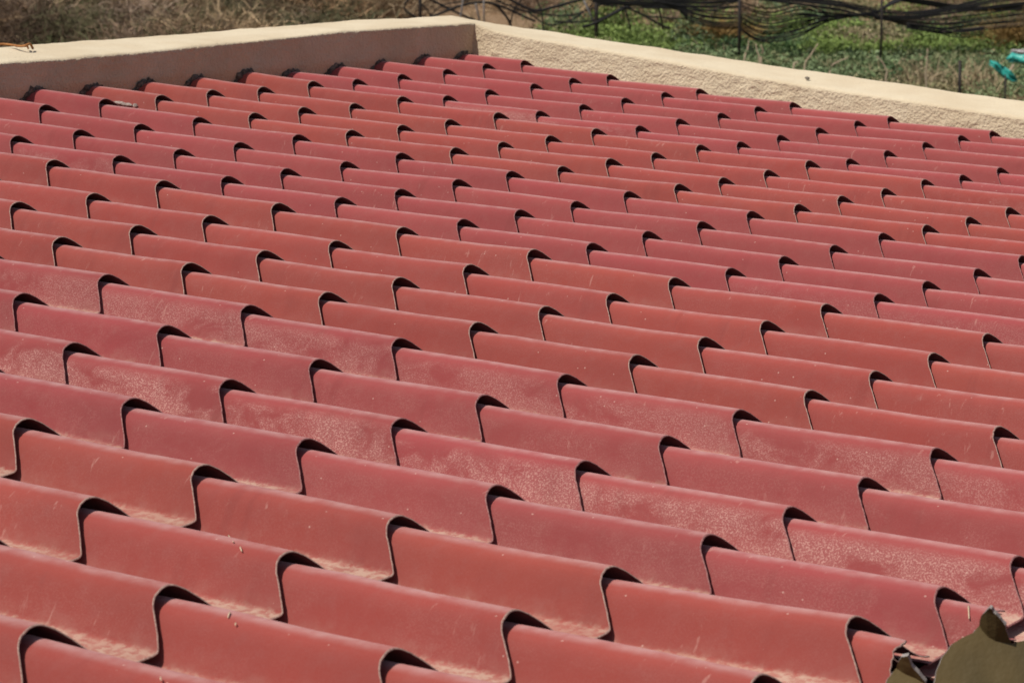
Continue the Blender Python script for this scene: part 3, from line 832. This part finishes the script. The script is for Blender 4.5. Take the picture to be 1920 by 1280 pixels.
# plastic litter on the weeds at the far right
def plastic(name, pts, width, mat, label):
    P_ = [at(x, y, s) for x, y, s in pts]; V, F = [], []
    n = len(P_); r = random.Random(len(label))
    m = 6
    for i, p in enumerate(P_):
        d = (P_[min(i+1, n-1)]-P_[max(i-1, 0)]).normalized(); a = d.cross(-cb).normalized(); b = d.cross(a)
        w = width[i]*r.uniform(.6, .95)
        for j in range(m):
            t = j/(m-1)*2-1
            V.append(p + a*w*t + b*(.028*math.sin(t*4 + i*1.3) + r.uniform(-.022, .022)))
    for i in range(n-1):
        for j in range(m-1): F.append((i*m+j, i*m+j+1, (i+1)*m+j+1, (i+1)*m+j))
    c = sum(P_, Vector())/n
    o = link(name, mesh_of(name, [v-c for v in V], F, mat)); o.location = c
    so_ = o.modifiers.new('thickness', 'SOLIDIFY'); so_.thickness = .004
    return tag(o, label, 'plastic scrap')
MAT_TEAL = simple('teal_plastic', (.02, .32, .27), (.06, .42, .36), 18, .35, .3, .01, .5)
MAT_WPLAS = simple('white_plastic', (.62, .58, .58), (.5, .46, .46), 18, .4, .3, .01, .5)
s_ = 26.9
plastic('plastic_scrap', [(1857, 118, s_), (1867, 122, s_-.05), (1878, 131, s_), (1889, 140, s_-.04), (1899, 147, s_), (1907, 151, s_)], [.03, .045, .05, .05, .045, .02], MAT_TEAL, 'long teal plastic strip slanting down above the right parapet')
plastic('plastic_scrap', [(1890, 112, s_+.2), (1899, 108, s_+.15), (1910, 110, s_+.2), (1924, 111, s_+.1), (1940, 108, s_+.2)], [.03, .06, .065, .055, .03], MAT_TEAL, 'crumpled teal plastic lump at the right edge above the teal strip')
plastic('plastic_scrap', [(1896, 96, s_+.3), (1908, 97, s_+.25), (1920, 98, s_+.3), (1936, 97, s_+.3)], [.025, .035, .035, .03], MAT_WPLAS, 'white plastic scrap just above the teal lump')
tube('stick', [at(1888, 142, 26.95), at(1894, 132, 26.9), at(1900, 122, 26.95)], .012, MAT_STALK, 'pale twig between the two teal plastic pieces', 'stick')

# ------------------------------------------------------------------ small things on the roof and walls
MAT_RUST = simple('rusty_wire', (.42, .19, .06), (.28, .11, .035), 60, .75)
zt = .41
wire = [px_roof(x, y, zt + h) for x, y, h in ((-30, 84, .01), (6, 83, .02), (24, 85, .025), (40, 87, .05), (52, 84, .08), (57, 83, .07), (62, 92, .005))]
t = thing('bent_wire', 'rusty orange wire bent over the top of the left parapet', 'wire', wire[3])
link('strand', tube_mesh('strand', [p-wire[3] for p in wire], .0032, MAT_RUST, 6, None, 4), t)
w2 = [px_roof(x, y, zt + h) for x, y, h in ((30, 87, .03), (46, 87, .06), (51, 87, .05), (53, 91, .005))]
link('strand', tube_mesh('strand', [p-wire[3] for p in w2], .0026, MAT_RUST, 6, None, 4), t)
def lump(name, loc, size, mat, label, cat, group=None, seed=0, flat=.5):
    bm = bmesh.new(); bmesh.ops.create_icosphere(bm, subdivisions=2, radius=1)
    for v in bm.verts:
        v.co *= 1 + .5*noise.noise(v.co*1.3 + Vector((seed*3.1, 0, 0))); v.co.x *= size[0]; v.co.y *= size[1]; v.co.z *= size[2]
    me = bpy.data.meshes.new(name); bm.to_mesh(me); bm.free(); me.materials.append(mat)
    o = link(name, me); o.location = loc
    return tag(o, label, cat, group)
MAT_PEB = simple('grey_pebble', (.22, .19, .15), (.12, .10, .08), 80, .9)
lump('pebble', px_roof(1514, 147, .285), (.0075, .0055, .0045), MAT_PEB, 'tiny dark pebble lying on top of the right parapet', 'pebble')
MAT_STRAW = simple('pale_straw', (.68, .52, .36), (.55, .40, .27), 90, .8)
def on_tile(px, py):
    """Where the ray of a pixel meets the ribs as laid (profile lofted between courses)."""
    d = px_ray(px, py); t = 1.5
    while t < 9.5:
        p = CAM_P + d*t
        r = p - W(0, 0, 0); u, v, n = r.dot(WD(1, 0, 0))/P, -r.y/P, r.dot(WD(0, 0, 1))/P
        k = round(v - .0); 
        for kk in (k-1, k, k+1):
            if kk < 0 or kk > K_MAX: continue
            c = int(math.floor(u/A - SU[min((kk+3)//4, 7)]/A)) + 1
            if c < 1 or c > C_MAX: continue
            a1, a0 = apex(c, kk), apex(c-1, kk); tt = (a1[0]-u)/A
            b = a1*(1-tt) + a0*tt; dv = v - b[1] + SHV*tt; z = n - b[2] + SHZ*tt
            if dv < PROF[0][0] or dv > PROF[-1][0]: continue
            zs = float(np.interp(dv, PROF[:, 0], PROF[:, 1]))
            if z <= zs + .004: return CAM_P + d*(t-.004)
        t += .003
    return px_roof(px, py)
STRAWS = [((429, 1004), (438, 1016), 'straw bit on the near rib, the left of a close pair'), ((451, 1026), (454, 1034), 'shorter straw bit, the right of a close pair'),
          ((432, 1148), (428, 1158), 'straw bit standing on a rib crest near the bottom left'), ((443, 1168), (442, 1173), 'tiny straw crumb right below the straw on the crest'),
          ((1816, 1136), (1817, 1160), 'pale straw stuck to the torn speckled tile'), ((302, 1270), (303, 1276), 'straw crumb near the bottom edge of the roof')]
for a, b, lab in STRAWS:
    p, q = on_tile(*a), on_tile(*b); off = WD(.2, .6, .5).normalized()*.0012
    tube('straw_bit', [p+off, (p+q)*.5 + off*1.6, q+off], .0010, MAT_STRAW, lab, 'straw', 'bits of straw on the tiles', .7, 2, 5)
LITTER = [((224, 196), (.022, .007, .004), 'grey crust in the pan beside the second rib end of the top course'), ((238, 199), (.020, .006, .004), 'middle grey crust in the same pan'), ((254, 201), (.006, .006, .005), 'white crumb at the right end of the grey crusts')]
MAT_CRUST = simple('grey_crust', (.40, .33, .29), (.22, .17, .15), 120, .9)
for i, (q, sz, lab) in enumerate(LITTER):
    lump('dirt_crust', on_tile(*q) + Vector((0, 0, .004)), sz, MAT_CRUST, lab, 'dirt', 'grey crusts in the pan', i)
